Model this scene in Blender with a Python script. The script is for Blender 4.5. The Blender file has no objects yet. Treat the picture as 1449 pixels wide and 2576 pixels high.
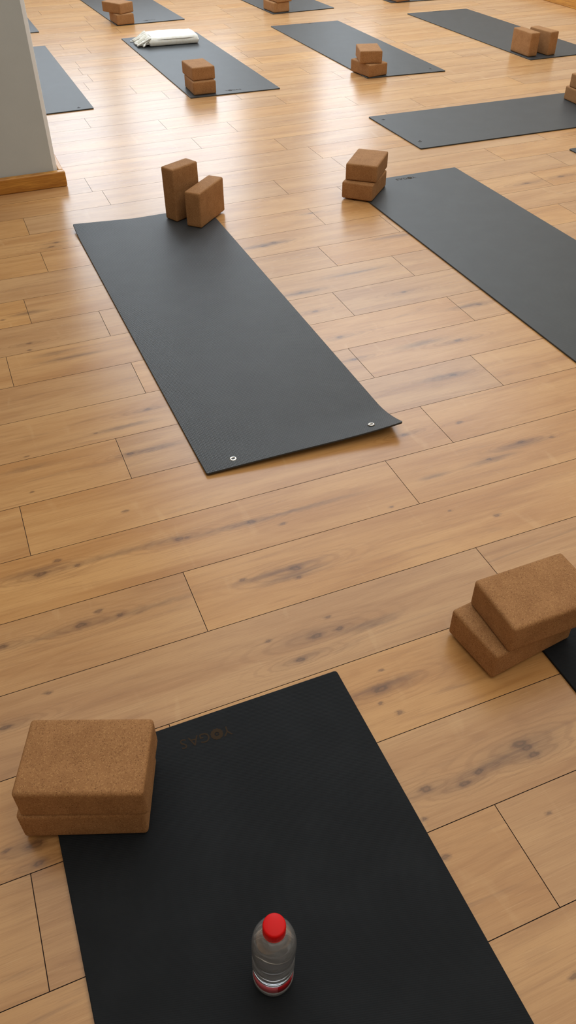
import bpy, bmesh, math, random
from mathutils import Vector, Matrix, noise
random.seed(7)
PI = math.pi
scene = bpy.context.scene
COL = scene.collection
R = math.radians

# ------------------------------------------------------------------ helpers
def link(name, mesh, mats=(), parent=None):
    o = bpy.data.objects.new(name, mesh)
    COL.objects.link(o)
    for m in mats:
        mesh.materials.append(m)
    if parent is not None:
        o.parent = parent
    return o

def bm_obj(name, bm, mat, parent=None, smooth=True):
    bm.normal_update()
    me = bpy.data.meshes.new(name)
    bm.to_mesh(me); bm.free()
    if smooth:
        for p in me.polygons: p.use_smooth = True
    return link(name, me, [mat] if mat else [], parent)

def tag(o, label, cat, group=None):
    o['label'] = label; o['category'] = cat
    if group: o['group'] = group
    return o

def struct(o):
    o['kind'] = 'structure'
    return o

def empty(name, loc, rz=0):
    o = bpy.data.objects.new(name, None)
    o.empty_display_size = .05
    COL.objects.link(o)
    o.location = loc; o.rotation_euler = (0, 0, rz)
    return o

def add_box(bm, x0, x1, y0, y1, z0, z1, bevel=0, seg=3):
    r = bmesh.ops.create_cube(bm, size=1)
    for v in r['verts']:
        v.co = Vector((x0 + (v.co.x + .5) * (x1 - x0), y0 + (v.co.y + .5) * (y1 - y0), z0 + (v.co.z + .5) * (z1 - z0)))
    if bevel:
        es = list({e for v in r['verts'] for e in v.link_edges})
        bmesh.ops.bevel(bm, geom=es, offset=bevel, segments=seg, profile=.5, affect='EDGES')

# ------------------------------------------------------------------ node helper
class N:
    def __init__(self, name):
        self.m = bpy.data.materials.new(name); self.m.use_nodes = True
        self.t = self.m.node_tree; self.b = self.t.nodes['Principled BSDF']
        self.out = self.t.nodes['Material Output']
    def n(self, typ, inp=None, **kw):
        nd = self.t.nodes.new(typ)
        for k, v in kw.items(): setattr(nd, k, v)
        for k, v in (inp or {}).items(): self.set(nd.inputs[k], v)
        return nd
    def set(self, sock, v):
        if isinstance(v, bpy.types.NodeSocket): self.t.links.new(v, sock)
        else: sock.default_value = v
    def p(self, **kw):
        for k, v in kw.items(): self.set(self.b.inputs[k.replace('_', ' ')], v)
    def math(self, op, a, b=0., c=0., clamp=False):
        nd = self.n('ShaderNodeMath', operation=op, use_clamp=clamp)
        for i, v in enumerate((a, b, c)): self.set(nd.inputs[i], v)
        return nd.outputs[0]
    def vmath(self, op, a, b=(0, 0, 0), c=(0, 0, 0)):
        nd = self.n('ShaderNodeVectorMath', operation=op)
        for i, v in enumerate((a, b, c)):
            if i < len(nd.inputs): self.set(nd.inputs[i], v)
        return nd
    def mix(self, f, a, b, mode='MIX'):
        nd = self.n('ShaderNodeMix', data_type='RGBA', blend_type=mode)
        self.set(nd.inputs[0], f); self.set(nd.inputs[6], a); self.set(nd.inputs[7], b)
        return nd.outputs[2]
    def noise(self, vec, scale=1., detail=2., rough=.5, dist=0.):
        return self.n('ShaderNodeTexNoise', {'Vector': vec, 'Scale': scale, 'Detail': detail, 'Roughness': rough, 'Distortion': dist})
    def rng(self, v, a, b, c=0., d=1.):
        nd = self.n('ShaderNodeMapRange', {0: v, 1: a, 2: b, 3: c, 4: d}, interpolation_type='SMOOTHSTEP')
        return nd.outputs[0]
    def bump(self, h, s=.2, d=.001):
        return self.n('ShaderNodeBump', {'Height': h, 'Strength': s, 'Distance': d}).outputs[0]

def rgb(r, g, b):      # sRGB 0-255 to linear
    f = lambda c: (c / 255 / 12.92) if c / 255 <= .04045 else ((c / 255 + .055) / 1.055) ** 2.4
    return (f(r), f(g), f(b), 1)

# ------------------------------------------------------------------ materials
KNOTS = [(0.469,1.434,1.6),(0.543,1.395,1.2),(0.514,1.235,2.2),(0.51,1.204,1.2),(0.475,1.024,2.4),(0.531,1.021,1.4),(0.523,1.063,1.0),(0.369,1.051,1.0),(0.419,0.975,1.5),(0.836,1.346,1.0),(0.382,1.247,1.0),(1.327,1.842,1.6),(1.205,1.607,1.3),(1.318,1.453,1.5),(1.416,1.439,1.2),(1.076,1.211,1.3),(1.191,1.42,1.2),(0.974,1.272,0.7),(1.023,1.617,1.4),(-0.068,1.453,2.0),(-0.023,1.485,1.2),(0.018,1.451,1.1),(0.277,1.444,1.8),(0.176,1.602,1.1),(-0.033,1.942,0.8),(0.349,2.038,1.5),(0.244,1.838,1.4),(0.075,1.666,0.6),(0.004,1.614,0.5),(-0.039,1.776,0.7),(0.178,1.977,0.7),(0.239,1.965,0.5),(-0.007,1.256,2.0),(0.037,1.283,1.3),(0.08,1.252,1.1),(-0.183,1.261,1.5),(-0.111,1.099,1.0),(-0.202,1.047,1.5),(0.114,1.065,0.6),(0.546,0.839,2.2),(0.568,0.883,0.7),(0.555,0.772,1.2),(0.529,0.807,0.7),(0.742,0.617,2.4),(0.753,0.587,1.8),(0.521,0.603,1.6),(0.594,0.586,1.6),(0.634,0.597,1.5),(0.487,0.553,1.0),(0.55,0.738,0.4),(0.707,0.476,0.8),(-0.184,0.777,2.2),(-0.239,0.786,1.0),(-0.184,0.74,1.5),(0.487,0.476,1.2),(0.58,0.232,1.0),(0.305,3.404,1.8),(0.276,3.367,1.5),(0.007,2.795,1.3),(0.071,2.587,1.4),(0.064,2.541,1.2),(1.114,3.022,2.0),(1.162,3.041,2.0),(1.091,2.572,1.5),(1.082,2.415,1.5),(1.067,2.057,1.6),(1.087,2.209,1.8),(1.431,3.271,1.4),(1.458,2.032,1.9),(1.454,2.423,1.6),(1.664,2.227,1.5),(2.769,3.217,2.5),(2.557,3.206,2.5),(-0.079,1.457,1.2),(0.298,1.442,1.2),(0.75,0.606,2.0)]
STREAKS = [(0.62,1.43,0.20,.010),(-0.082,1.470,0.11,.012),(0.139,1.452,0.18,.012),(0.117,1.25,0.16,.012),(-0.102,1.252,0.1,.012),(0.393,1.436,0.11,.012),(0.44,1.238,0.12,.014),(0.135,2.486,0.09,.014),(0.099,2.813,0.08,.02),(1.005,1.416,0.06,.012),(1.192,1.418,0.11,.016),(-0.047,1.886,0.09,.012),(0.266,1.977,0.12,.012),(0.321,1.837,0.11,.014),(0.603,1.007,0.10,.014),(1.33,2.06,0.13,.02),(1.291,1.848,0.11,.016),(0.192,2.441,0.14,.016),(1.1,2.57,0.12,.02),(1.14,3.03,.13,.022),(0.56,.845,.09,.010),(0.70,.60,.13,.016),(1.35,2.65,.18,.02),(1.7,2.9,.2,.025),(1.62,2.235,.14,.016),(1.30,1.445,.13,.016),(.50,1.215,.12,.016)]

def floor_mat():
    m = N('oak laminate planks')
    uv = m.n('ShaderNodeUVMap').outputs[0]
    obj = m.n('ShaderNodeTexCoord').outputs['Object']
    tone = m.n('ShaderNodeAttribute', attribute_name='plank_tone').outputs['Fac']
    # knots and smudges where the boards have them
    wn = m.noise(m.vmath('MULTIPLY', obj, (26, 60, 1)).outputs[0], 1., 6, .72).outputs['Color']
    def blobs(items, amp):
        warp = m.vmath('MULTIPLY_ADD', wn, (amp[0], amp[1], 0), obj).outputs[0]
        acc = None
        for (x, y, sx, sy) in items:
            d = m.vmath('MULTIPLY_ADD', warp, (1 / sx, 1 / sy, 0), (-(x + amp[0] / 2) / sx, -(y + amp[1] / 2) / sy, 0)).outputs[0]
            l = m.vmath('LENGTH', d).outputs['Value']
            acc = l if acc is None else m.math('MINIMUM', acc, l)
        return acc
    kd = blobs([(x, y, .0105 * s + .001, .0052 * s + .0006) for x, y, s in KNOTS if s > .65], (.040, .016))
    hd = blobs([(x, y, .060 * s, .012 * s) for x, y, s in KNOTS if s > 1.35], (.030, .012))
    sd = blobs(STREAKS, (.060, .022))
    # the grain flows round the knots
    bend = m.math('MULTIPLY', m.rng(hd, 2.2, 0.), .010)
    uvb = m.vmath('ADD', uv, m.n('ShaderNodeCombineXYZ', {1: bend}).outputs[0]).outputs[0]
    cloud = m.noise(m.vmath('MULTIPLY', uvb, (1.1, 9, 1)).outputs[0], 1.3, 3, .55, .6).outputs[0]
    grain = m.noise(m.vmath('MULTIPLY', uvb, (2.6, 46, 1)).outputs[0], 1.0, 6, .64, 1.2).outputs[0]
    fibre = m.noise(m.vmath('MULTIPLY', uvb, (14, 520, 1)).outputs[0], 1.0, 3, .6, .4).outputs[0]
    wav = m.noise(m.vmath('MULTIPLY', uvb, (.9, 7, 1)).outputs[0], 1., 2, .5).outputs[0]
    fig = m.math('SINE', m.math('MULTIPLY', wav, 95.))
    base = m.mix(m.rng(cloud, .3, .72), rgb(*C_LIGHT), rgb(*C_DARK))
    base = m.mix(m.math('MULTIPLY', m.rng(grain, .46, .76), .50), base, rgb(*C_GRAIN))
    base = m.mix(m.math('MULTIPLY', m.math('MULTIPLY', m.rng(fig, .2, 1.), m.rng(cloud, .42, .62)), .20), base, rgb(158, 108, 62))
    base = m.mix(m.math('MULTIPLY', m.rng(fibre, .50, .72), .34), base, rgb(160, 112, 68))
    base = m.mix(m.math('MULTIPLY', m.rng(fibre, .42, .28), .26), base, rgb(224, 184, 134))
    sm = m.noise(m.vmath('MULTIPLY', uvb, (1.9, 18, 1)).outputs[0], 1.0, 5, .62, .9).outputs[0]
    base = m.mix(m.math('MULTIPLY', m.rng(sm, .60, .80), .50), base, rgb(126, 92, 66))
    fl = m.noise(m.vmath('MULTIPLY', uv, (18, 5, 1)).outputs[0], 1.0, 3, .5, .5).outputs[0]
    base = m.mix(m.math('MULTIPLY', m.rng(fl, .62, .74), .20), base, rgb(222, 182, 130))
    # growth rings drawn out along the board round each knot
    rl = m.math('SINE', m.math('MULTIPLY', hd, 17.))
    base = m.mix(m.math('MULTIPLY', m.math('MULTIPLY', m.rng(rl, .1, 1.), m.rng(hd, 2.1, .7)), .26), base, rgb(146, 98, 58))
    gm = m.math('MULTIPLY_ADD', m.rng(grain, .35, .62), .55, .45)
    base = m.mix(m.math('MULTIPLY', m.math('MULTIPLY', m.rng(sd, 1.25, .1), gm), .58), base, rgb(100, 72, 54))
    base = m.mix(m.math('MULTIPLY', m.math('MULTIPLY', m.rng(hd, 1.1, .1), gm), .46), base, rgb(112, 76, 52))
    ring = m.math('SINE', m.math('MULTIPLY', kd, 11.))
    base = m.mix(m.math('MULTIPLY', m.rng(kd, 1.25, .2), .66), base, m.mix(m.rng(ring, -.6, 1.), rgb(72, 48, 36), rgb(116, 80, 56)))
    hsv = m.n('ShaderNodeHueSaturation', {'Color': base, 'Value': m.math('MULTIPLY_ADD', tone, .11, .93), 'Saturation': m.math('MULTIPLY_ADD', tone, .08, .96)}).outputs[0]
    hgt = m.noise(m.vmath('MULTIPLY', uv, (12, 300, 1)).outputs[0], 1.0, 3, .6).outputs[0]
    m.p(Base_Color=hsv, Roughness=m.math('MULTIPLY_ADD', grain, .06, F_ROUGH), Normal=m.bump(hgt, .08, .0005))
    m.b.inputs['Specular IOR Level'].default_value = F_SPEC
    return m.m

def simple(name, col, rough=.5, metal=0., spec=.5):
    m = N(name); m.p(Base_Color=col, Roughness=rough, Metallic=metal)
    m.b.inputs['Specular IOR Level'].default_value = spec
    return m.m

def cork_mat():
    m = N('pressed cork')
    oi = m.n('ShaderNodeObjectInfo')
    obj = m.vmath('ADD', m.n('ShaderNodeTexCoord').outputs['Object'], m.vmath('MULTIPLY', oi.outputs['Location'], (7, 5, 3)).outputs[0]).outputs[0]
    a = m.noise(obj, 520., 3, .6).outputs[0]
    v = m.n('ShaderNodeTexVoronoi', {'Vector': obj, 'Scale': 620., 'Randomness': 1.}, feature='F1')
    cellv = m.n('ShaderNodeSeparateColor', {0: v.outputs['Color']}).outputs[0]
    big = m.noise(obj, 24., 4, .6).outputs[0]
    c = m.mix(m.rng(big, .3, .7), rgb(166, 120, 77), rgb(154, 109, 68))
    c = m.mix(m.math('MULTIPLY', m.rng(cellv, .72, .99), .42), c, rgb(206, 160, 104))
    c = m.mix(m.math('MULTIPLY', m.rng(cellv, .16, .0), .55), c, rgb(96, 60, 34))
    c = m.mix(m.math('MULTIPLY', m.rng(a, .63, .74), .5), c, rgb(96, 60, 34))
    m.p(Base_Color=c, Roughness=.8, Normal=m.bump(m.math('ADD', a, m.math('MULTIPLY', cellv, .5)), .22, .0006))
    m.b.inputs['Specular IOR Level'].default_value = .25
    return m.m

def mat_mat(name, col, kind, rough=.5, spec=.5):
    m = N(name)
    uv = m.n('ShaderNodeUVMap').outputs[0]
    sep = m.n('ShaderNodeSeparateXYZ', {0: uv})
    x, y = sep.outputs[0], sep.outputs[1]
    dust = m.noise(uv, 9., 4, .6).outputs[0]
    c = m.mix(m.rng(dust, .35, .75), col, tuple(min(1, k * 1.22 + .001) for k in col[:3]) + (1,))
    if kind == 'cells':
        # offset rows of small embossed cells
        px, py = .0078, .0050
        yy = m.math('DIVIDE', y, py); row = m.math('FLOOR', yy)
        fy = m.math('FRACT', yy)
        fx = m.math('FRACT', m.math('MULTIPLY_ADD', row, .5, m.math('DIVIDE', x, px)))
        h = m.math('MULTIPLY', m.math('SINE', m.math('MULTIPLY', fx, math.pi)), m.math('SINE', m.math('MULTIPLY', fy, math.pi)))
        h = m.math('POWER', m.math('MAXIMUM', h, 0.), .6)
        nrm = m.bump(h, .9, .0011)
        rgh = m.math('MULTIPLY_ADD', h, -.08, rough + .04)
        c = m.mix(m.math('MULTIPLY', m.rng(h, .45, 0.), .35), c, rgb(26, 27, 28))
    else:
        h = m.math('SINE', m.math('MULTIPLY_ADD', x, 500., m.math('MULTIPLY', y, 1900.)))
        h = m.math('ADD', m.math('MULTIPLY', h, .5), m.noise(uv, 700., 2).outputs[0])
        nrm = m.bump(h, .28, .0006)
        rgh = rough
    m.p(Base_Color=c, Roughness=rgh, Normal=nrm)
    m.b.inputs['Specular IOR Level'].default_value = spec
    return m.m

def wall_mat(name, col):
    m = N(name)
    obj = m.n('ShaderNodeTexCoord').outputs['Object']
    a = m.noise(obj, 3., 4, .6).outputs[0]
    f = m.noise(obj, 160., 3, .6).outputs[0]
    c = m.mix(m.math('MULTIPLY', m.rng(a, .35, .7), .5), col, tuple(k * .9 for k in col[:3]) + (1,))
    ch = m.noise(obj, 34., 2, .5).outputs[0]
    c = m.mix(m.math('MULTIPLY', m.rng(ch, .76, .79), .5), c, rgb(225, 222, 216))
    m.p(Base_Color=c, Roughness=.75, Normal=m.bump(f, .25, .001))
    return m.m

def base_mat():
    m = N('varnished oak skirting')
    obj = m.n('ShaderNodeTexCoord').outputs['Object']
    g = m.noise(m.vmath('MULTIPLY', obj, (4, 4, 70)).outputs[0], 1., 5, .6, 1.5).outputs[0]
    f = m.noise(m.vmath('MULTIPLY', obj, (20, 20, 400)).outputs[0], 1., 2, .6).outputs[0]
    c = m.mix(m.rng(g, .35, .68), rgb(205, 146, 62), rgb(168, 108, 40))
    c = m.mix(m.math('MULTIPLY', m.rng(f, .5, .75), .4), c, rgb(138, 84, 30))
    m.p(Base_Color=c, Roughness=.35)
    return m.m

# colours / finish
C_LIGHT, C_DARK, C_GRAIN = (205, 158, 104), (186, 136, 84), (160, 112, 66)
F_ROUGH, F_SPEC = .235, .6

M_FLOOR = floor_mat()
M_SUB = simple('dark seam under planks', rgb(46, 27, 22), .8)
M_CORK = cork_mat()
M_MAT_NEAR = mat_mat('black fine ribbed foam', rgb(27, 30, 33), 'ribs', .62, .12)
M_MAT = mat_mat('dark grey rubber', rgb(49, 52, 53), 'ribs', .44, .5)
M_MAT_CELL = mat_mat('black embossed vinyl', rgb(50, 53, 55), 'cells', .44, .5)
M_PRINT = simple('brown black print', rgb(58, 46, 33), .7, 0., .1)
M_STEEL = simple('bright steel', rgb(215, 212, 204), .22, 1.)
M_HOLE = simple('dark hole', rgb(16, 12, 10), .9)
M_GUN = simple('dark steel', rgb(70, 70, 70), .3, 1.)
M_WALL = wall_mat('white wall paint', rgb(192, 199, 200))
M_WALLFAR = wall_mat('cream wall paint', rgb(214, 204, 190))
M_CEIL = simple('white ceiling', rgb(232, 230, 225), .9)
M_BASE = base_mat()
M_FRAME = simple('white window frame', rgb(228, 228, 226), .4)

# ------------------------------------------------------------------ camera
cam = bpy.data.objects.new('camera', bpy.data.cameras.new('camera'))
COL.objects.link(cam); scene.camera = cam
rows = [[0.9262763038500877, -0.37680108106768473, -0.005757971174288813], [0.25696006715509473, 0.620351599092946, 0.7410367179772364], [-0.2756514698191705, -0.6878843208047767, 0.67143981739057]]
mw = Matrix(rows).transposed().to_4x4(); mw.translation = (0, 0, 1.39816)
cam.matrix_world = mw
cam.data.sensor_fit = 'VERTICAL'; cam.data.sensor_height = 36.
cam.data.lens = 1977.4 / 2576 * 36
cam.data.clip_start = .02

# ------------------------------------------------------------------ room shell
XR, YF, YB, XL, ZC = 5.466, 10.15, -1.6, -3.0, 3.6
W, V0, LEN = .2, .6387 * .2, 6.09 * .2
OFF = {3: 5.08, 4: .53, 5: 4.80, 6: 1.27, 7: 4.56, 8: 5.68, 9: 1.12, 10: 5.4, 11: 1.84, 12: 6.01, 13: 1.72, 14: .50, 15: 2.46, 16: 1.13, 17: 2.33, 18: 1.06, 20: 2.85, 21: 2.25, 23: 1.54, 24: 5.83, 25: 3.84, 26: 2.73, 27: .65, 30: 4.94, 32: 4.9, 35: 4.87, 36: 5.83, 38: .6, 40: .71}

def build_floor():
    verts, faces, uvs, tones, mi = [], [], [], [], []
    def quad(p, uvq, tone, m):
        i = len(verts); verts.extend(p); faces.append((i, i + 1, i + 2, i + 3)); uvs.extend(uvq); tones.extend([tone] * 4); mi.append(m)
    k0, k1 = int((YB - V0) / W) - 1, int((YF - V0) / W) + 2
    g, dz = .0008, .0016
    for k in range(k0, k1):
        ya, yb = max(V0 + (k - 1) * W, YB - .1), min(V0 + k * W, YF + .1)
        if yb - ya < .01: continue
        off = OFF.get(k, random.random() * 6.09) * W
        x = XL - .1; j = math.floor((x - off) / LEN) + 1
        while x < XR + .1:
            xb = min(off + j * LEN, XR + .1); j += 1
            if xb - x < .004: continue
            tone = random.random(); ru, rv = random.random() * 40, random.random() * 40
            A, B = x, xb; x = xb
            t = [(A + g, ya + g, 0), (B - g, ya + g, 0), (B - g, yb - g, 0), (A + g, yb - g, 0)]
            b = [(A + g * .4, ya + g * .4, -dz), (B - g * .4, ya + g * .4, -dz), (B - g * .4, yb - g * .4, -dz), (A + g * .4, yb - g * .4, -dz)]
            f = lambda p: (p[0] - A + ru, p[1] - ya + rv)
            quad(t, [f(p) for p in t], tone, 0)
            for i in range(4):
                q = [t[i], b[i], b[(i + 1) % 4], t[(i + 1) % 4]]
                quad(q, [f(p) for p in q], tone, 1)
    p = [(XL - .1, YB - .1, -dz), (XR + .1, YB - .1, -dz), (XR + .1, YF + .1, -dz), (XL - .1, YF + .1, -dz)]
    quad(p, [(0, 0)] * 4, 0, 1)
    me = bpy.data.meshes.new('floor'); me.from_pydata(verts, [], faces)
    uvl = me.uv_layers.new(name='UVMap')
    for l in me.loops: uvl.data[l.index].uv = uvs[l.vertex_index]
    at = me.attributes.new('plank_tone', 'FLOAT', 'POINT'); at.data.foreach_set('value', tones)
    o = link('floor', me, [M_FLOOR, M_SUB])
    for i, pl in enumerate(me.polygons): pl.material_index = mi[i]
    return struct(o)
build_floor()

def slab(name, x0, x1, y0, y1, z0, z1, mat, bevel=0):
    bm = bmesh.new(); add_box(bm, x0, x1, y0, y1, z0, z1, bevel)
    return struct(bm_obj(name, bm, mat, None, False))

slab('ceiling', XL - .1, XR + .1, YB - .1, YF + .1, ZC, ZC + .1, M_CEIL)
slab('wall_right', XR, XR + .12, YB - .1, YF + .1, 0, ZC, M_WALLFAR)
slab('wall_left', XL - .12, XL, YB - .1, YF + .1, 0, ZC, M_WALLFAR)
slab('wall_front', XL, XR, YB - .12, YB, 0, ZC, M_WALLFAR)
# far wall with window openings (u0,u1,z0,z1)
WINS = [(-2.4, -.35, 1.0, 3.35), (.35, 1.9, 1.0, 3.35), (2.0, 3.55, 1.0, 3.35), (4.55, 5.4, 1.0, 3.35)]
bm = bmesh.new()
add_box(bm, XL, XR, YF, YF + .25, 0, 1.0); add_box(bm, XL, XR, YF, YF + .25, 3.35, ZC)
xs = [XL] + [v for w_ in WINS for v in w_[:2]] + [XR]
for i in range(0, len(xs), 2): add_box(bm, xs[i], xs[i + 1], YF, YF + .25, 1.0, 3.35)
struct(bm_obj('wall_back', bm, M_WALLFAR, None, False))

gl = N('window glass')
tr = gl.n('ShaderNodeBsdfTransparent'); gs = gl.n('ShaderNodeBsdfGlossy', {'Roughness': .02})
mx = gl.n('ShaderNodeMixShader', {0: .06, 1: tr.outputs[0], 2: gs.outputs[0]})
gl.t.links.new(mx.outputs[0], gl.out.inputs[0]); M_GLASS = gl.m

def area(name, loc, rot, sx, sy, power, col):
    l = bpy.data.lights.new(name, 'AREA'); l.shape = 'RECTANGLE'; l.size = sx; l.size_y = sy
    l.energy = power; l.color = col
    o = bpy.data.objects.new(name, l); COL.objects.link(o); o.location = loc; o.rotation_euler = rot
    return o

SKY_L = 4.0      # radiance of the overcast daylight behind the panes
for i, (a, b, c, d) in enumerate(WINS, 1):
    fr = bmesh.new(); y = YF + .10; t = .05
    add_box(fr, a, a + t, y, y + .06, c, d, .004, 2); add_box(fr, b - t, b, y, y + .06, c, d, .004, 2)
    add_box(fr, a + t, b - t, y, y + .06, c, c + t, .004, 2); add_box(fr, a + t, b - t, y, y + .06, d - t, d, .004, 2)
    mid = (a + b) / 2
    add_box(fr, mid - .025, mid + .025, y, y + .06, c + t, d - t, .004, 2)
    f = struct(bm_obj('window_%d' % i, fr, M_FRAME, None, False))
    pb = bmesh.new(); add_box(pb, a + t, mid - .025, y + .025, y + .031, c + t, d - t); add_box(pb, mid + .025, b - t, y + .025, y + .031, c + t, d - t)
    bm_obj('pane', pb, M_GLASS, f, False)
    area('daylight', ((a + b) / 2, YF + .24, (c + d) / 2), (R(-90), 0, 0), b - a, d - c, SKY_L * math.pi * (b - a) * (d - c), (.88, .98, 1.08))

# unseen area lights added under the ceiling for floor brightness and glare
for x0, x1, y0, y1, lum, c in ((-1.2, 4.6, -1.2, 3.9, .95, (1., 1., .95)), (.9, 5.3, 3.95, 5.55, 1.25, (.90, 1., 1.08)),
                               (1.2, 5.3, 5.6, 8.2, 2.9, (.86, 1., 1.14)), (.6, 5.3, 8.25, 9.9, 1.5, (.88, 1., 1.10))):
    area('added_ceiling_fill', ((x0 + x1) / 2, (y0 + y1) / 2, ZC - .01), (0, 0, 0), x1 - x0, y1 - y0, 1.06 * lum * math.pi * (x1 - x0) * (y1 - y0), c)

# pillar with chamfered corner and its skirting
bm = bmesh.new()
prof = [(-1.2, 4.088), (.4246, 4.088), (.4290, 4.104), (.4290, 4.55), (-1.2, 4.55)]
vs = [[bm.verts.new((x, y, z)) for x, y in prof] for z in (0, ZC)]
for i in range(5): bm.faces.new((vs[0][i], vs[0][(i + 1) % 5], vs[1][(i + 1) % 5], vs[1][i]))
bm.faces.new(vs[1])
pil = struct(bm_obj('trim_1', bm, M_WALL, None, False))
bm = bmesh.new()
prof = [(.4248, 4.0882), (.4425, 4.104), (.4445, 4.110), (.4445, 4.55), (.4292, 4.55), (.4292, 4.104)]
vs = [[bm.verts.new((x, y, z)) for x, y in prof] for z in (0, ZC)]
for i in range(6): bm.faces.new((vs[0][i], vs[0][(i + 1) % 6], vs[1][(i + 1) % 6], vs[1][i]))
struct(bm_obj('trim_2', bm, wall_mat('side lit corner white', rgb(236, 238, 238)), None, False))  # corner bead coloured whiter than the pillar to imitate light from the right
bm = bmesh.new(); add_box(bm, -1.2, .4735, 4.050, 4.086, 0, .071, .007, 3)
struct(bm_obj('baseboard_left', bm, M_BASE, None, False))
bm = bmesh.new(); add_box(bm, .4465, .4700, 4.0875, 4.55, 0, .070, .005, 3)
struct(bm_obj('baseboard_corner', bm, M_BASE, None, False))
bm = bmesh.new(); add_box(bm, XR - .016, XR, YB, YF, 0, .075, .004, 2)
struct(bm_obj('baseboard_right', bm, M_BASE, None, False))
bm = bmesh.new(); add_box(bm, XL, XR - .017, YF - .016, YF, 0, .075, .004, 2)
struct(bm_obj('baseboard_back', bm, M_BASE, None, False))

# ------------------------------------------------------------------ yoga mats
TH = .006
def grade(L, r, n):
    a = [0, r * .12, r * .3, r * .6, r]
    return a + [r + (L - 2 * r) * i / n for i in range(1, n)] + [L - t for t in reversed(a)]

def mat_sheet(c, nx, ny, r=.007, lift=None):
    """c: four corners near-left, near-right, far-right, far-left; returns bmesh in local coords of near-left corner"""
    NL, NR, FR, FL = [Vector((p[0], p[1])) for p in c]
    w = ((NR - NL).length + (FR - FL).length) / 2; l = ((FL - NL).length + (FR - NR).length) / 2
    gx, gy = grade(w, r, nx), grade(l, r, ny)
    bm = bmesh.new(); uvl = bm.loops.layers.uv.new('UVMap')
    def corner(x, y):
        cx = r if x < r else (w - r if x > w - r else None); cy = r if y < r else (l - r if y > l - r else None)
        if cx is None or cy is None: return x, y
        a, b = (x - cx) / r, (y - cy) / r
        return cx + r * a * math.sqrt(1 - b * b / 2), cy + r * b * math.sqrt(1 - a * a / 2)
    top, bot, uvd = {}, {}, {}
    for i, x in enumerate(gx):
        for j, y in enumerate(gy):
            X, Y = corner(x, y); s, t = X / w, Y / l
            P = (NL * (1 - s) + NR * s) * (1 - t) + (FL * (1 - s) + FR * s) * t - NL
            z = lift(s, t) if lift else 0
            edge = i in (0, len(gx) - 1) or j in (0, len(gy) - 1)
            zt = TH - (.0006 if edge else 0)
            top[i, j] = bm.verts.new((P.x, P.y, z + zt)); bot[i, j] = bm.verts.new((P.x, P.y, z))
            uvd[top[i, j]] = uvd[bot[i, j]] = (X, Y)
    ni, nj = len(gx) - 1, len(gy) - 1
    for i in range(ni):
        for j in range(nj):
            bm.faces.new((top[i, j], top[i + 1, j], top[i + 1, j + 1], top[i, j + 1]))
            bm.faces.new((bot[i, j], bot[i, j + 1], bot[i + 1, j + 1], bot[i + 1, j]))
    loop = [(i, 0) for i in range(ni)] + [(ni, j) for j in range(nj)] + [(i, nj) for i in range(ni, 0, -1)] + [(0, j) for j in range(nj, 0, -1)]
    for a in range(len(loop)):
        p, q = loop[a], loop[(a + 1) % len(loop)]
        f = bm.faces.new((bot[p], bot[q], top[q], top[p]))
    for f in bm.faces:
        for lp in f.loops: lp[uvl].uv = uvd[lp.vert]
    return bm

def eyelet_bm():
    bm = bmesh.new(); n = 28
    prof = [(.0046, -.001), (.0047, .0008), (.0058, .0018), (.0082, .0019), (.0100, .0012), (.0105, 0)]
    rings = []
    for k in range(n):
        a = 2 * math.pi * k / n
        rings.append([bm.verts.new((r * math.cos(a), r * math.sin(a), z)) for r, z in prof])
    for k in range(n):
        A, B = rings[k], rings[(k + 1) % n]
        for i in range(len(prof) - 1): bm.faces.new((A[i], B[i], B[i + 1], A[i + 1]))
    return bm
EYE = None
def eyelet(parent, pos, z=TH, rot=(0, 0, 0), bright=False):
    global EYE
    if EYE is None:
        o = bm_obj('eyelet', eyelet_bm(), M_STEEL, parent); EYE = o
        me = o.data
        h = bmesh.new(); bmesh.ops.create_circle(h, cap_ends=True, segments=20, radius=.0049)
        hm = bpy.data.meshes.new('hole'); h.to_mesh(hm); h.free(); hm.materials.append(M_HOLE); eyelet.hole = hm
    else:
        o = bpy.data.objects.new('eyelet', EYE.data); COL.objects.link(o); o.parent = parent
    o.location = (pos[0], pos[1], z); o.rotation_euler = rot
    if not bright:
        o.material_slots[0].link = 'OBJECT'; o.material_slots[0].material = M_GUN
    hl = bpy.data.objects.new('hole', eyelet.hole); COL.objects.link(hl); hl.parent = o; hl.location = (0, 0, .0003)
    return o

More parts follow.
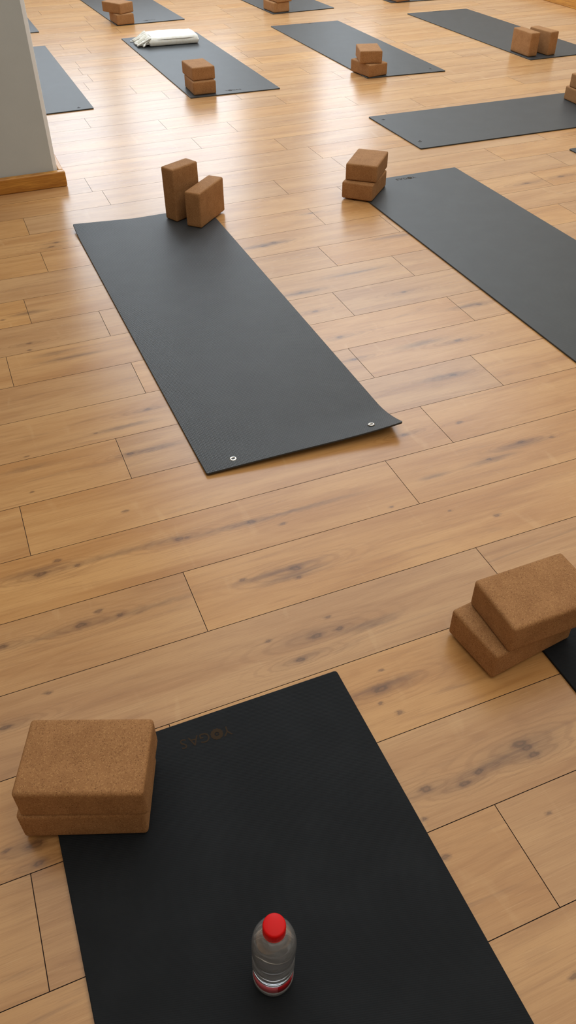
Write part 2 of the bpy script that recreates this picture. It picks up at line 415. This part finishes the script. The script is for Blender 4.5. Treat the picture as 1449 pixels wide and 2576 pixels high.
def text_mesh(ch, size):
    cu = bpy.data.curves.new('letters', 'FONT'); cu.body = ch; cu.size = size; cu.resolution_u = 4
    cu.align_x = 'CENTER'; cu.align_y = 'CENTER'
    o = bpy.data.objects.new('letters', cu); COL.objects.link(o)
    me = bpy.data.meshes.new_from_object(o.evaluated_get(bpy.context.evaluated_depsgraph_get()))
    bpy.data.objects.remove(o); bpy.data.curves.remove(cu)
    return me
LOGO = None
def logo_mesh():
    """the word on the mats: four thin capitals with a flower disc as second letter"""
    bm = bmesh.new()
    for ch, x in (('Y', -.0430), ('G', .0035), ('A', .0260), ('S', .0470)):
        me = text_mesh(ch, .031)
        b2 = bmesh.new(); b2.from_mesh(me)
        xs = [v.co.x for v in b2.verts]; ys = [v.co.y for v in b2.verts]
        cx, cy = (min(xs) + max(xs)) / 2, (min(ys) + max(ys)) / 2
        m = {}
        for v in b2.verts: m[v] = bm.verts.new((v.co.x - cx + x, v.co.y - cy, 0))
        for f in b2.faces: bm.faces.new([m[v] for v in f.verts])
        b2.free()
    n = 96; inner, outer = [], []
    for k in range(n):
        a = 2 * math.pi * k / n
        ro = .0118 + .0013 * abs(math.sin(a * 6)); ri = .0046 + .0006 * math.cos(a * 12)
        outer.append(bm.verts.new((-.0215 + ro * math.cos(a), ro * math.sin(a), 0)))
        inner.append(bm.verts.new((-.0215 + ri * math.cos(a), ri * math.sin(a), 0)))
    for k in range(n): bm.faces.new((inner[k], outer[k], outer[(k + 1) % n], inner[(k + 1) % n]))
    c = [bm.verts.new((-.0215 + .0019 * math.cos(2 * math.pi * k / 12), .0019 * math.sin(2 * math.pi * k / 12), 0)) for k in range(12)]
    bm.faces.new(c)
    for f in bm.faces:
        f.normal_update()
        if f.normal.z < 0: f.normal_flip()
    return bm
def logo(parent, pos, rz):
    global LOGO
    if LOGO is None: o = bm_obj('printed_word', logo_mesh(), M_PRINT, parent, False); LOGO = o
    else:
        o = bpy.data.objects.new('printed_word', LOGO.data); COL.objects.link(o); o.parent = parent
    o.location = (pos[0], pos[1], TH + .0004); o.rotation_euler = (0, 0, rz)

def curl(s, t):
    near = max(0., 1 - t / .085)
    z = near ** 1.8 * (.004 + .012 * math.sin(min(1, s * 1.6) * PI / 2) + .020 * s ** 4)
    far = max(0., 1 - (1 - t) / .10); left = max(0., 1 - s / .45)
    return z + far * far * left * .018
def curl_at(x, y):
    s, t = (x - .4205) / .607, (y - 1.64) / 1.876
    e = .004
    return curl(s, t), math.degrees(math.atan2(curl(s, t + e) - curl(s, t - e), 2 * e * 1.876))

MG = 'black yoga mats laid out on the wooden floor'
def yoga_mat(label, c, mat, eyes=(), word=None, nx=6, ny=14, lift=None):
    root = empty('yoga_mat', (c[0][0], c[0][1], 0.0003))
    tag(root, label, 'yoga mat', MG)
    bm_obj('mat_sheet', mat_sheet(c, nx, ny, lift=lift), mat, root)
    for e in eyes:
        z = TH + (e[2] if len(e) > 2 else 0)
        eyelet(root, (e[0] - c[0][0], e[1] - c[0][1]), z, (R(e[3]), R(e[4]), 0) if len(e) > 3 else (0, 0, 0), len(e) > 3)
    if word: logo(root, (word[0] - c[0][0], word[1] - c[0][1]), word[2])
    return root

yoga_mat('black yoga mat in the foreground with the water bottle standing on it', [(-.146, -.91), (.486, -.91), (.4762, .9152), (-.144, .918)], M_MAT_NEAR, (), (.167, .8655, PI - .05))
yoga_mat('black embossed yoga mat with a curled near corner and two shiny eyelets', [(.4205, 1.655), (1.019, 1.6265), (1.0145, 3.52), (.4, 3.512)], M_MAT_CELL,
         [(.5105, 1.690) + (curl_at(.5105, 1.690)[0], curl_at(.5105, 1.690)[1], 0), (.938, 1.672) + (curl_at(.938, 1.672)[0], curl_at(.938, 1.672)[1], 0)], None, 40, 90, curl)
yoga_mat('dark grey yoga mat at right, stacked blocks half on its far left corner', [(1.74, 1.70), (2.354, 1.70), (2.3435, 3.525), (1.733, 3.526)], M_MAT, (), (2.036, 3.480, PI - .05))
yoga_mat('grey yoga mat with a folded cream blanket lying across its far end', [(1.4741, 5.2765), (2.0754, 5.2572), (2.068, 7.085), (1.4555, 7.1029)], M_MAT, (), (1.7785, 5.335, -.03))
yoga_mat('grey yoga mat, wide in the upper middle, two askew stacked blocks on its near corner', [(2.7087, 5.2600), (3.2879, 5.2148), (3.3061, 7.0237), (2.7037, 7.0488)], M_MAT, [(3.2144, 5.30)], (3.023, 7.02, PI))
yoga_mat('grey yoga mat at upper right carrying two blocks stood side by side on edge', [(4.0059, 5.2427), (4.595, 5.237), (4.5682, 7.0223), (3.9853, 7.0509)], M_MAT, (), (4.28, 7.02, PI))
yoga_mat('grey yoga mat lying crosswise at the right edge, eyelets on its left end', [(2.3274, 3.8468), (4.155, 3.81), (4.155, 4.42), (2.3241, 4.4705)], M_MAT, [(2.3788, 4.3875), (2.3801, 3.954)])
yoga_mat('grey yoga mat partly hidden behind the white pillar, one near eyelet showing', [(.26, 5.283), (.8614, 5.2964), (.8576, 7.0992), (.255, 7.09)], M_MAT, [(.7776, 5.3417), (.345, 5.335)])
yoga_mat('tiny visible corner of a grey yoga mat against the pillar at top left', [(.285, 7.605), (.8953, 7.6181), (.888, 9.44), (.28, 9.43)], M_MAT)
yoga_mat('grey yoga mat at top left under two blocks twisted against each other', [(1.5337, 7.602), (2.132, 7.6177), (2.078, 9.43), (1.455, 9.42)], M_MAT, (), (1.835, 7.690, .03))
yoga_mat('grey yoga mat cut by the top edge of the photo near its middle', [(2.9044, 7.518), (3.5101, 7.5414), (3.445, 9.35), (2.83, 9.34)], M_MAT)
yoga_mat('sliver of a grey yoga mat touching the top edge right of the middle', [(4.095, 7.5525), (4.69, 7.505), (4.66, 9.33), (4.06, 9.35)], M_MAT)
yoga_mat('small dark rounded mat corner poking in at the right edge of the photo', [(3.0505, 1.70), (3.66, 1.70), (3.66, 3.5305), (3.0505, 3.5305)], M_MAT)
yoga_mat('dark yoga mat at right edge beneath the nearest right pair of blocks', [(.926, -.91), (1.537, -.91), (1.53, .912), (.9195, .912)], M_MAT_NEAR)

# ------------------------------------------------------------------ cork blocks
BL, BW, BH = .2246, .1497, .0749
def block_mesh():
    bm = bmesh.new(); add_box(bm, -BL / 2, BL / 2, -BW / 2, BW / 2, -BH / 2, BH / 2, .0075, 4)
    bmesh.ops.subdivide_edges(bm, edges=[e for e in bm.edges if e.calc_length() > .03], cuts=6, use_grid_fill=True)
    bm.normal_update()
    me = bpy.data.meshes.new('cork_block'); bm.to_mesh(me); bm.free()
    for p in me.polygons: p.use_smooth = True
    me.materials.append(M_CORK)
    return me
BM = block_mesh()
ORI = {'LWH': (0, 0, 0), 'WLH': (0, 0, PI / 2), 'HLW': (PI / 2, 0, PI / 2), 'HWL': (0, PI / 2, 0)}
Z0 = TH + .0006
def block(label, o, lev, x, y, yaw, group):
    b = bpy.data.objects.new('cork_block', BM); COL.objects.link(b)
    h = {'H': BH, 'W': BW, 'L': BL}[o[2]]
    b.location = (x, y, Z0 + h / 2 + lev * (BH + .0004))
    base = {'LWH': Matrix.Identity(3), 'WLH': Matrix.Rotation(PI / 2, 3, 'Z'),
            'HLW': Matrix(((0, 0, 1), (1, 0, 0), (0, 1, 0))),      # x<-H, y<-L, z<-W
            'HWL': Matrix(((0, 0, -1), (0, 1, 0), (1, 0, 0)))}[o]   # x<-H, y<-W, z<-L
    b.rotation_euler = (Matrix.Rotation(yaw, 3, 'Z') @ base).to_euler()
    tag(b, label, 'yoga block', group)
    return b
G1, G2 = 'stacked cork yoga blocks', 'cork yoga blocks stood on edge'
for a in [
 ('upper cork block of the big stack at lower left of the foreground mat', 'LWH', 1, -.0600, .8201, -.3816, G1),
 ('lower cork block of the big stack at lower left, resting on mat edge', 'LWH', 0, -.0697, .8245, -.3608, G1),
 ('upper cork block of the large stack at the right edge, lower half', 'WLH', 1, .9099, .8437, -1.5669, G1),
 ('lower cork block of the large stack at right edge, half on floor', 'WLH', 0, .8734, .8568, -1.4417, G1),
 ('tall cork block standing upright on the far edge of the embossed mat', 'HWL', 0, .8897, 3.4602, -1.1091, G2),
 ('shorter cork block set on its long side beside the tall upright block', 'HLW', 0, .9740, 3.3901, -.7992, G2),
 ('upper cork block of the stack at far left corner of right mat', 'WLH', 1, 1.7859, 3.4205, -.7061, G1),
 ('lower cork block of the stack at far left corner of right mat', 'WLH', 0, 1.7671, 3.4011, -.7746, G1),
 ('upper cork block of the neat stack on the mat with the blanket', 'WLH', 1, 1.5859, 5.4461, .0213, G1),
 ('lower cork block of the neat stack on the mat with the blanket', 'WLH', 0, 1.5838, 5.4194, -.0313, G1),
 ('upper cork block of the askew stack on the upper middle mat', 'WLH', 1, 2.7794, 5.3954, -.3155, G1),
 ('lower cork block of the askew stack on the upper middle mat', 'WLH', 0, 2.7748, 5.3754, .1538, G1),
 ('left one of two cork blocks on edge on the upper right mat', 'HLW', 0, 4.0631, 5.4193, .0178, G2),
 ('right one of two cork blocks on edge on the upper right mat', 'HLW', 0, 4.2016, 5.4001, .1154, G2),
 ('upper twisted cork block of the stack at the top left mat', 'WLH', 1, 1.5871, 7.7255, .5093, G1),
 ('lower cork block of the twisted stack at the top left mat', 'WLH', 0, 1.6068, 7.7088, .0675, G1),
 ('upper cork block of the stack cut by the photo top edge', 'WLH', 1, 3.010, 7.645, .12, G1),
 ('lower cork block of the stack at the top edge near the middle', 'WLH', 0, 2.9904, 7.6500, .0849, G1),
 ('cork block whose base just shows at the top edge, right of middle', 'WLH', 0, 4.205, 7.655, .10, G1),
 ('upper cork block of the stack on the crosswise mat, right edge', 'LWH', 1, 3.716, 4.222, -.015, G1),
 ('lower cork block of the stack on the crosswise mat, right edge', 'LWH', 0, 3.712, 4.245, -.05, G1),
]: block(*a)

# ------------------------------------------------------------------ folded blanket
def cloth_mat():
    m = N('cream woven cotton')
    obj = m.n('ShaderNodeTexCoord').outputs['Object']
    w = m.math('MULTIPLY', m.math('SINE', m.math('MULTIPLY', m.n('ShaderNodeSeparateXYZ', {0: obj}).outputs[0], 1500.)), m.math('SINE', m.math('MULTIPLY', m.n('ShaderNodeSeparateXYZ', {0: obj}).outputs[1], 1500.)))
    f = m.noise(obj, 60., 3).outputs[0]
    m.p(Base_Color=m.mix(m.rng(f, .3, .7), rgb(253, 250, 240), rgb(248, 242, 226)), Roughness=.9, Normal=m.bump(m.math('ADD', w, f), .3, .001))
    return m.m
M_CLOTH = cloth_mat()
BX, BY = 1.782, 6.835
blk = empty('folded_blanket', (BX, BY, TH + .0022), R(-4))
tag(blk, 'folded cream blanket with fringe on the far end of a grey mat', 'blanket')
def pillow(w, d, h, x0, y0, z0, nx=40, ny=24, wav=.004, seed=0, rx=.02):
    """closed soft slab with rounded sides"""
    bm = bmesh.new(); T, Bt = {}, {}
    for i in range(nx + 1):
        for j in range(ny + 1):
            s, t = i / nx, j / ny
            u = -math.cos(s * PI) * .35 + (2 * s - 1) * .65; v = -math.cos(t * PI) * .35 + (2 * t - 1) * .65
            ex = max(0, 1 - (1 - abs(u)) * w / 2 / rx); ey = max(0, 1 - (1 - abs(v)) * d / 2 / rx)
            p = math.sqrt(max(0, 1 - min(1, ex * ex + ey * ey)))
            x, y = x0 + u * w / 2, y0 + v * d / 2
            q = Vector((x * 7 + seed, y * 9, seed))
            n1 = noise.noise(q) * wav + noise.noise(q * 3) * wav * .35
            x += noise.noise(Vector((y * 12, seed, 3))) * .006; y += noise.noise(Vector((x * 9, seed, 5))) * .006
            T[i, j] = bm.verts.new((x, y, z0 + h / 2 + (h / 2 + n1) * (.12 + .88 * p) ))
            Bt[i, j] = bm.verts.new((x, y, z0 + h / 2 - h / 2 * (.12 + .88 * p)))
    for i in range(nx):
        for j in range(ny):
            bm.faces.new((T[i, j], T[i + 1, j], T[i + 1, j + 1], T[i, j + 1]))
            bm.faces.new((Bt[i, j], Bt[i, j + 1], Bt[i + 1, j + 1], Bt[i + 1, j]))
    lp = [(i, 0) for i in range(nx)] + [(nx, j) for j in range(ny)] + [(i, ny) for i in range(nx, 0, -1)] + [(0, j) for j in range(ny, 0, -1)]
    for a in range(len(lp)):
        p, q = lp[a], lp[(a + 1) % len(lp)]
        bm.faces.new((Bt[p], Bt[q], T[q], T[p]))
    return bm
bm_obj('folded_body', pillow(.388, .270, .052, .006, 0, 0, 60, 36, seed=2.3, rx=.016, wav=.005), M_CLOTH, blk)
# hemmed top layer whose left edge shows as a seam
fl = bmesh.new(); nx, ny = 44, 30; T = {}
for i in range(nx + 1):
    for j in range(ny + 1):
        s_, t_ = i / nx, j / ny
        x = -.172 + .012 * math.sin(t_ * 5) + (.362 + .002 * math.sin(9 * t_)) * s_; y = -.1335 + .267 * t_
        ex = max(0, 1 - (.194 - abs(x - .006)) / .016) if x > 0 else 0; ey = max(0, 1 - (.135 - abs(y)) / .016)
        p_ = math.sqrt(max(0, 1 - min(1, ex * ex + ey * ey)))
        w_ = noise.noise(Vector((x * 7 + 2.3, y * 9, 2.3))) * .005 + noise.noise(Vector((x * 7 + 2.3, y * 9, 2.3)) * 3) * .00175
        z_ = .026 + (.026 + w_) * (.12 + .88 * p_)
        T[i, j] = [fl.verts.new((x, y, z_ + .0022 + k * .0030)) for k in (0, 1)]
for i in range(nx):
    for j in range(ny):
        q = (T[i, j], T[i + 1, j], T[i + 1, j + 1], T[i, j + 1])
        fl.faces.new([v[1] for v in q]); fl.faces.new([v[0] for v in reversed(q)])
lp = [(i, 0) for i in range(nx)] + [(nx, j) for j in range(ny)] + [(i, ny) for i in range(nx, 0, -1)] + [(0, j) for j in range(ny, 0, -1)]
for k in range(len(lp)):
    p, q = T[lp[k]], T[lp[(k + 1) % len(lp)]]
    fl.faces.new((p[0], q[0], q[1], p[1]))
bm_obj('top_layer', fl, M_CLOTH, blk)

def tube(bm, pts, r, n=6):
    rings = []
    for k, p in enumerate(pts):
        d = (pts[min(k + 1, len(pts) - 1)] - pts[max(k - 1, 0)]).normalized()
        a = d.orthogonal().normalized(); b = d.cross(a)
        rr = r * (1.25 if k == len(pts) - 2 else 1)
        rings.append([bm.verts.new(p + (a * math.cos(2 * PI * i / n) + b * math.sin(2 * PI * i / n)) * rr) for i in range(n)])
    for k in range(len(pts) - 1):
        for i in range(n): bm.faces.new((rings[k][i], rings[k][(i + 1) % n], rings[k + 1][(i + 1) % n], rings[k + 1][i]))
    bm.faces.new(rings[0][::-1]); bm.faces.new(rings[-1])
fr = bmesh.new()
# soft gathered cuff the tassels hang from
for k in range(84):
    y = -.125 + .25 * (k % 42) / 41 + random.uniform(-.004, .004); z = random.choice((.014, .026, .038, .050, .054))
    L = random.uniform(.060, .112); sw = random.uniform(-.028, .028)
    pts = []
    for i in range(8):
        t = i / 7
        pts.append(Vector((-.172 - L * t, y + sw * t * t + .003 * math.sin(9 * t + k), max(.0085, z * (1 - t ** 1.4) + .004 + .003 * math.sin(7 * t + k * 2)))))
    tube(fr, pts, random.uniform(.0040, .0062))
pts = [Vector((-.255, .09, .006)), Vector((-.275, .105, .005)), Vector((-.293, .10, .004)), Vector((-.297, .082, .004)), Vector((-.285, .07, .004))]
tube(fr, pts, .003)
fo = bm_obj('fringe', fr, M_CLOTH, blk)

# ------------------------------------------------------------------ water bottle
def lathe(prof, n=64, ribs=None):
    bm = bmesh.new(); rings = []
    for (r, z) in prof:
        ring = []
        for k in range(n):
            a = 2 * PI * k / n
            rr = r * (1 + (ribs(a, z) if ribs else 0))
            ring.append(bm.verts.new((rr * math.cos(a), rr * math.sin(a), z)))
        rings.append(ring)
    for i in range(len(prof) - 1):
        for k in range(n): bm.faces.new((rings[i][k], rings[i][(k + 1) % n], rings[i + 1][(k + 1) % n], rings[i + 1][k]))
    return bm, rings
BR = .0365
outer = [(.0, .006), (.012, .005), (.022, .0015), (.027, 0), (.031, .002), (.0345, .008), (.0352, .014), (.0352, .020), (.0338, .023), (.0338, .052), (.0352, .055),
         (.0356, .062), (.0342, .066), (.0356, .070), (.0356, .078), (.0342, .082), (.0356, .086), (.0358, .094), (.0338, .100), (.0334, .104), (.0342, .110), (.0358, .118), (.0366, .130), (.0367, .142), (.0362, .153),
         (.0348, .164), (.0322, .174), (.0285, .183), (.0240, .190), (.0195, .196), (.0172, .200), (.0166, .205), (.0166, .210)]
def smooth(prof, n=3):
    out = []
    for i in range(len(prof) - 1):
        p0, p1, p2, p3 = prof[max(i - 1, 0)], prof[i], prof[i + 1], prof[min(i + 2, len(prof) - 1)]
        for k in range(n):
            t = k / n
            f = lambda a, b, c, d: .5 * (2 * b + (c - a) * t + (2 * a - 5 * b + 4 * c - d) * t * t + (3 * b - a - 3 * c + d) * t ** 3)
            out.append((max(0.0001, f(p0[0], p1[0], p2[0], p3[0])), f(p0[1], p1[1], p2[1], p3[1])))
    return out + [prof[-1]]
pr = smooth(outer)
bottle = empty('water_bottle', (.1335, .4130, TH + .0012))
bottle.scale = (.925,) * 3
bottle.rotation_euler = (0, R(1.7), 0)
tag(bottle, 'clear plastic water bottle with red cap and red label band', 'bottle')
def ribs(a, z):
    if z < .012: return -.05 * max(0, math.cos(5 * a)) * (1 - z / .012)
    if .11 < z < .17: return .010 * math.sin(3 * a + z * 60) * math.sin((z - .11) / .06 * PI)
    return 0
bm, rg = lathe(pr, 72, ribs)
inner = [(max(r - .0006, .0001), z + (.0006 if i < 10 else 0)) for i, (r, z) in enumerate(pr)]
b2, _ = lathe(inner, 72, ribs)
# join the inner skin reversed into the same wall mesh
vm = {v: bm.verts.new(v.co) for v in b2.verts}
for f in b2.faces: bm.faces.new([vm[v] for v in reversed(f.verts)])
b2.free()
pet = N('clear plastic')
pet.p(Base_Color=(1, 1, 1, 1), Roughness=.03, IOR=1.45); pet.b.inputs['Transmission Weight'].default_value = .91
bm_obj('bottle_wall', bm, pet.m, bottle)
wat = N('water'); wat.p(Base_Color=(1, 1, 1, 1), Roughness=0., IOR=1.33); wat.b.inputs['Transmission Weight'].default_value = 1
wp = [(max(r - .0009, .0001), z + .001) for r, z in pr if z < .176]
bm, rg = lathe(wp, 72, ribs)
bm.faces.new(rg[-1]); 
bm_obj('water', bm, wat.m, bottle)
# cap with knurled side
cp = [(.0178, .1995), (.0182, .201), (.0182, .2165), (.0176, .2195), (.0158, .2207), (.0001, .2207)]
bm, rg = lathe(cp, 120, lambda a, z: .012 * (math.sin(40 * a) > 0) if .200 < z < .2185 else 0)
M_CAP = simple('red cap plastic', rgb(218, 8, 12), .4, 0., .25)
bm_obj('cap', bm, M_CAP, bottle)
bm, rg = lathe([(.0172, .1955), (.0182, .1957), (.0182, .1985), (.0172, .1987)], 64)
bm_obj('cap_ring', bm, M_CAP, bottle)
# label band with its darker overlap panel
lab = N('thin red label film')
lt = lab.n('ShaderNodeBsdfTransparent', {'Color': (1., .5, .53, 1)})
lab.p(Base_Color=rgb(228, 112, 124), Roughness=.4)
lm_ = lab.n('ShaderNodeMixShader', {0: .8, 1: lt.outputs[0], 2: lab.b.outputs[0]})
lab.t.links.new(lm_.outputs[0], lab.out.inputs[0])
def band(r, z0, z1, a0, a1, n, th=.0002):
    bm = bmesh.new(); ring = []
    full = a1 - a0 >= 2 * PI - .001
    for k in range(n if full else n + 1):
        a = a0 + (a1 - a0) * k / n
        ring.append([bm.verts.new((rr * math.cos(a), rr * math.sin(a), z)) for rr, z in ((r, z0), (r + th, z0), (r + th, z1), (r, z1))])
    m = len(ring)
    for k in range(n):
        A, B = ring[k], ring[(k + 1) % m]
        for i in range(4): bm.faces.new((A[i], B[i], B[(i + 1) % 4], A[(i + 1) % 4]))
    return bm
bm_obj('label_band', band(.0342, .0245, .0510, 0, 2 * PI, 72), lab.m, bottle)
lp = bm_obj('label_overlap', band(.0346, .0245, .0510, R(-98), R(-52), 16), simple('dark red label print', rgb(168, 6, 20), .4), bottle)
lp['label'] = 'darker red panel on the label'

# ------------------------------------------------------------------ world and view
wd = bpy.data.worlds.new('world'); scene.world = wd; wd.use_nodes = True
wd.node_tree.nodes['Background'].inputs[0].default_value = (.8, .9, 1, 1)
wd.node_tree.nodes['Background'].inputs[1].default_value = .6
vs_ = scene.view_settings
vs_.view_transform = 'Standard'; vs_.look = 'None'; vs_.gamma = 1; vs_.use_curve_mapping = False
vs_.exposure = 0.03
scene.cycles.max_bounces = 10; scene.cycles.diffuse_bounces = 3; scene.cycles.glossy_bounces = 3
scene.cycles.transmission_bounces = 10; scene.cycles.transparent_max_bounces = 10
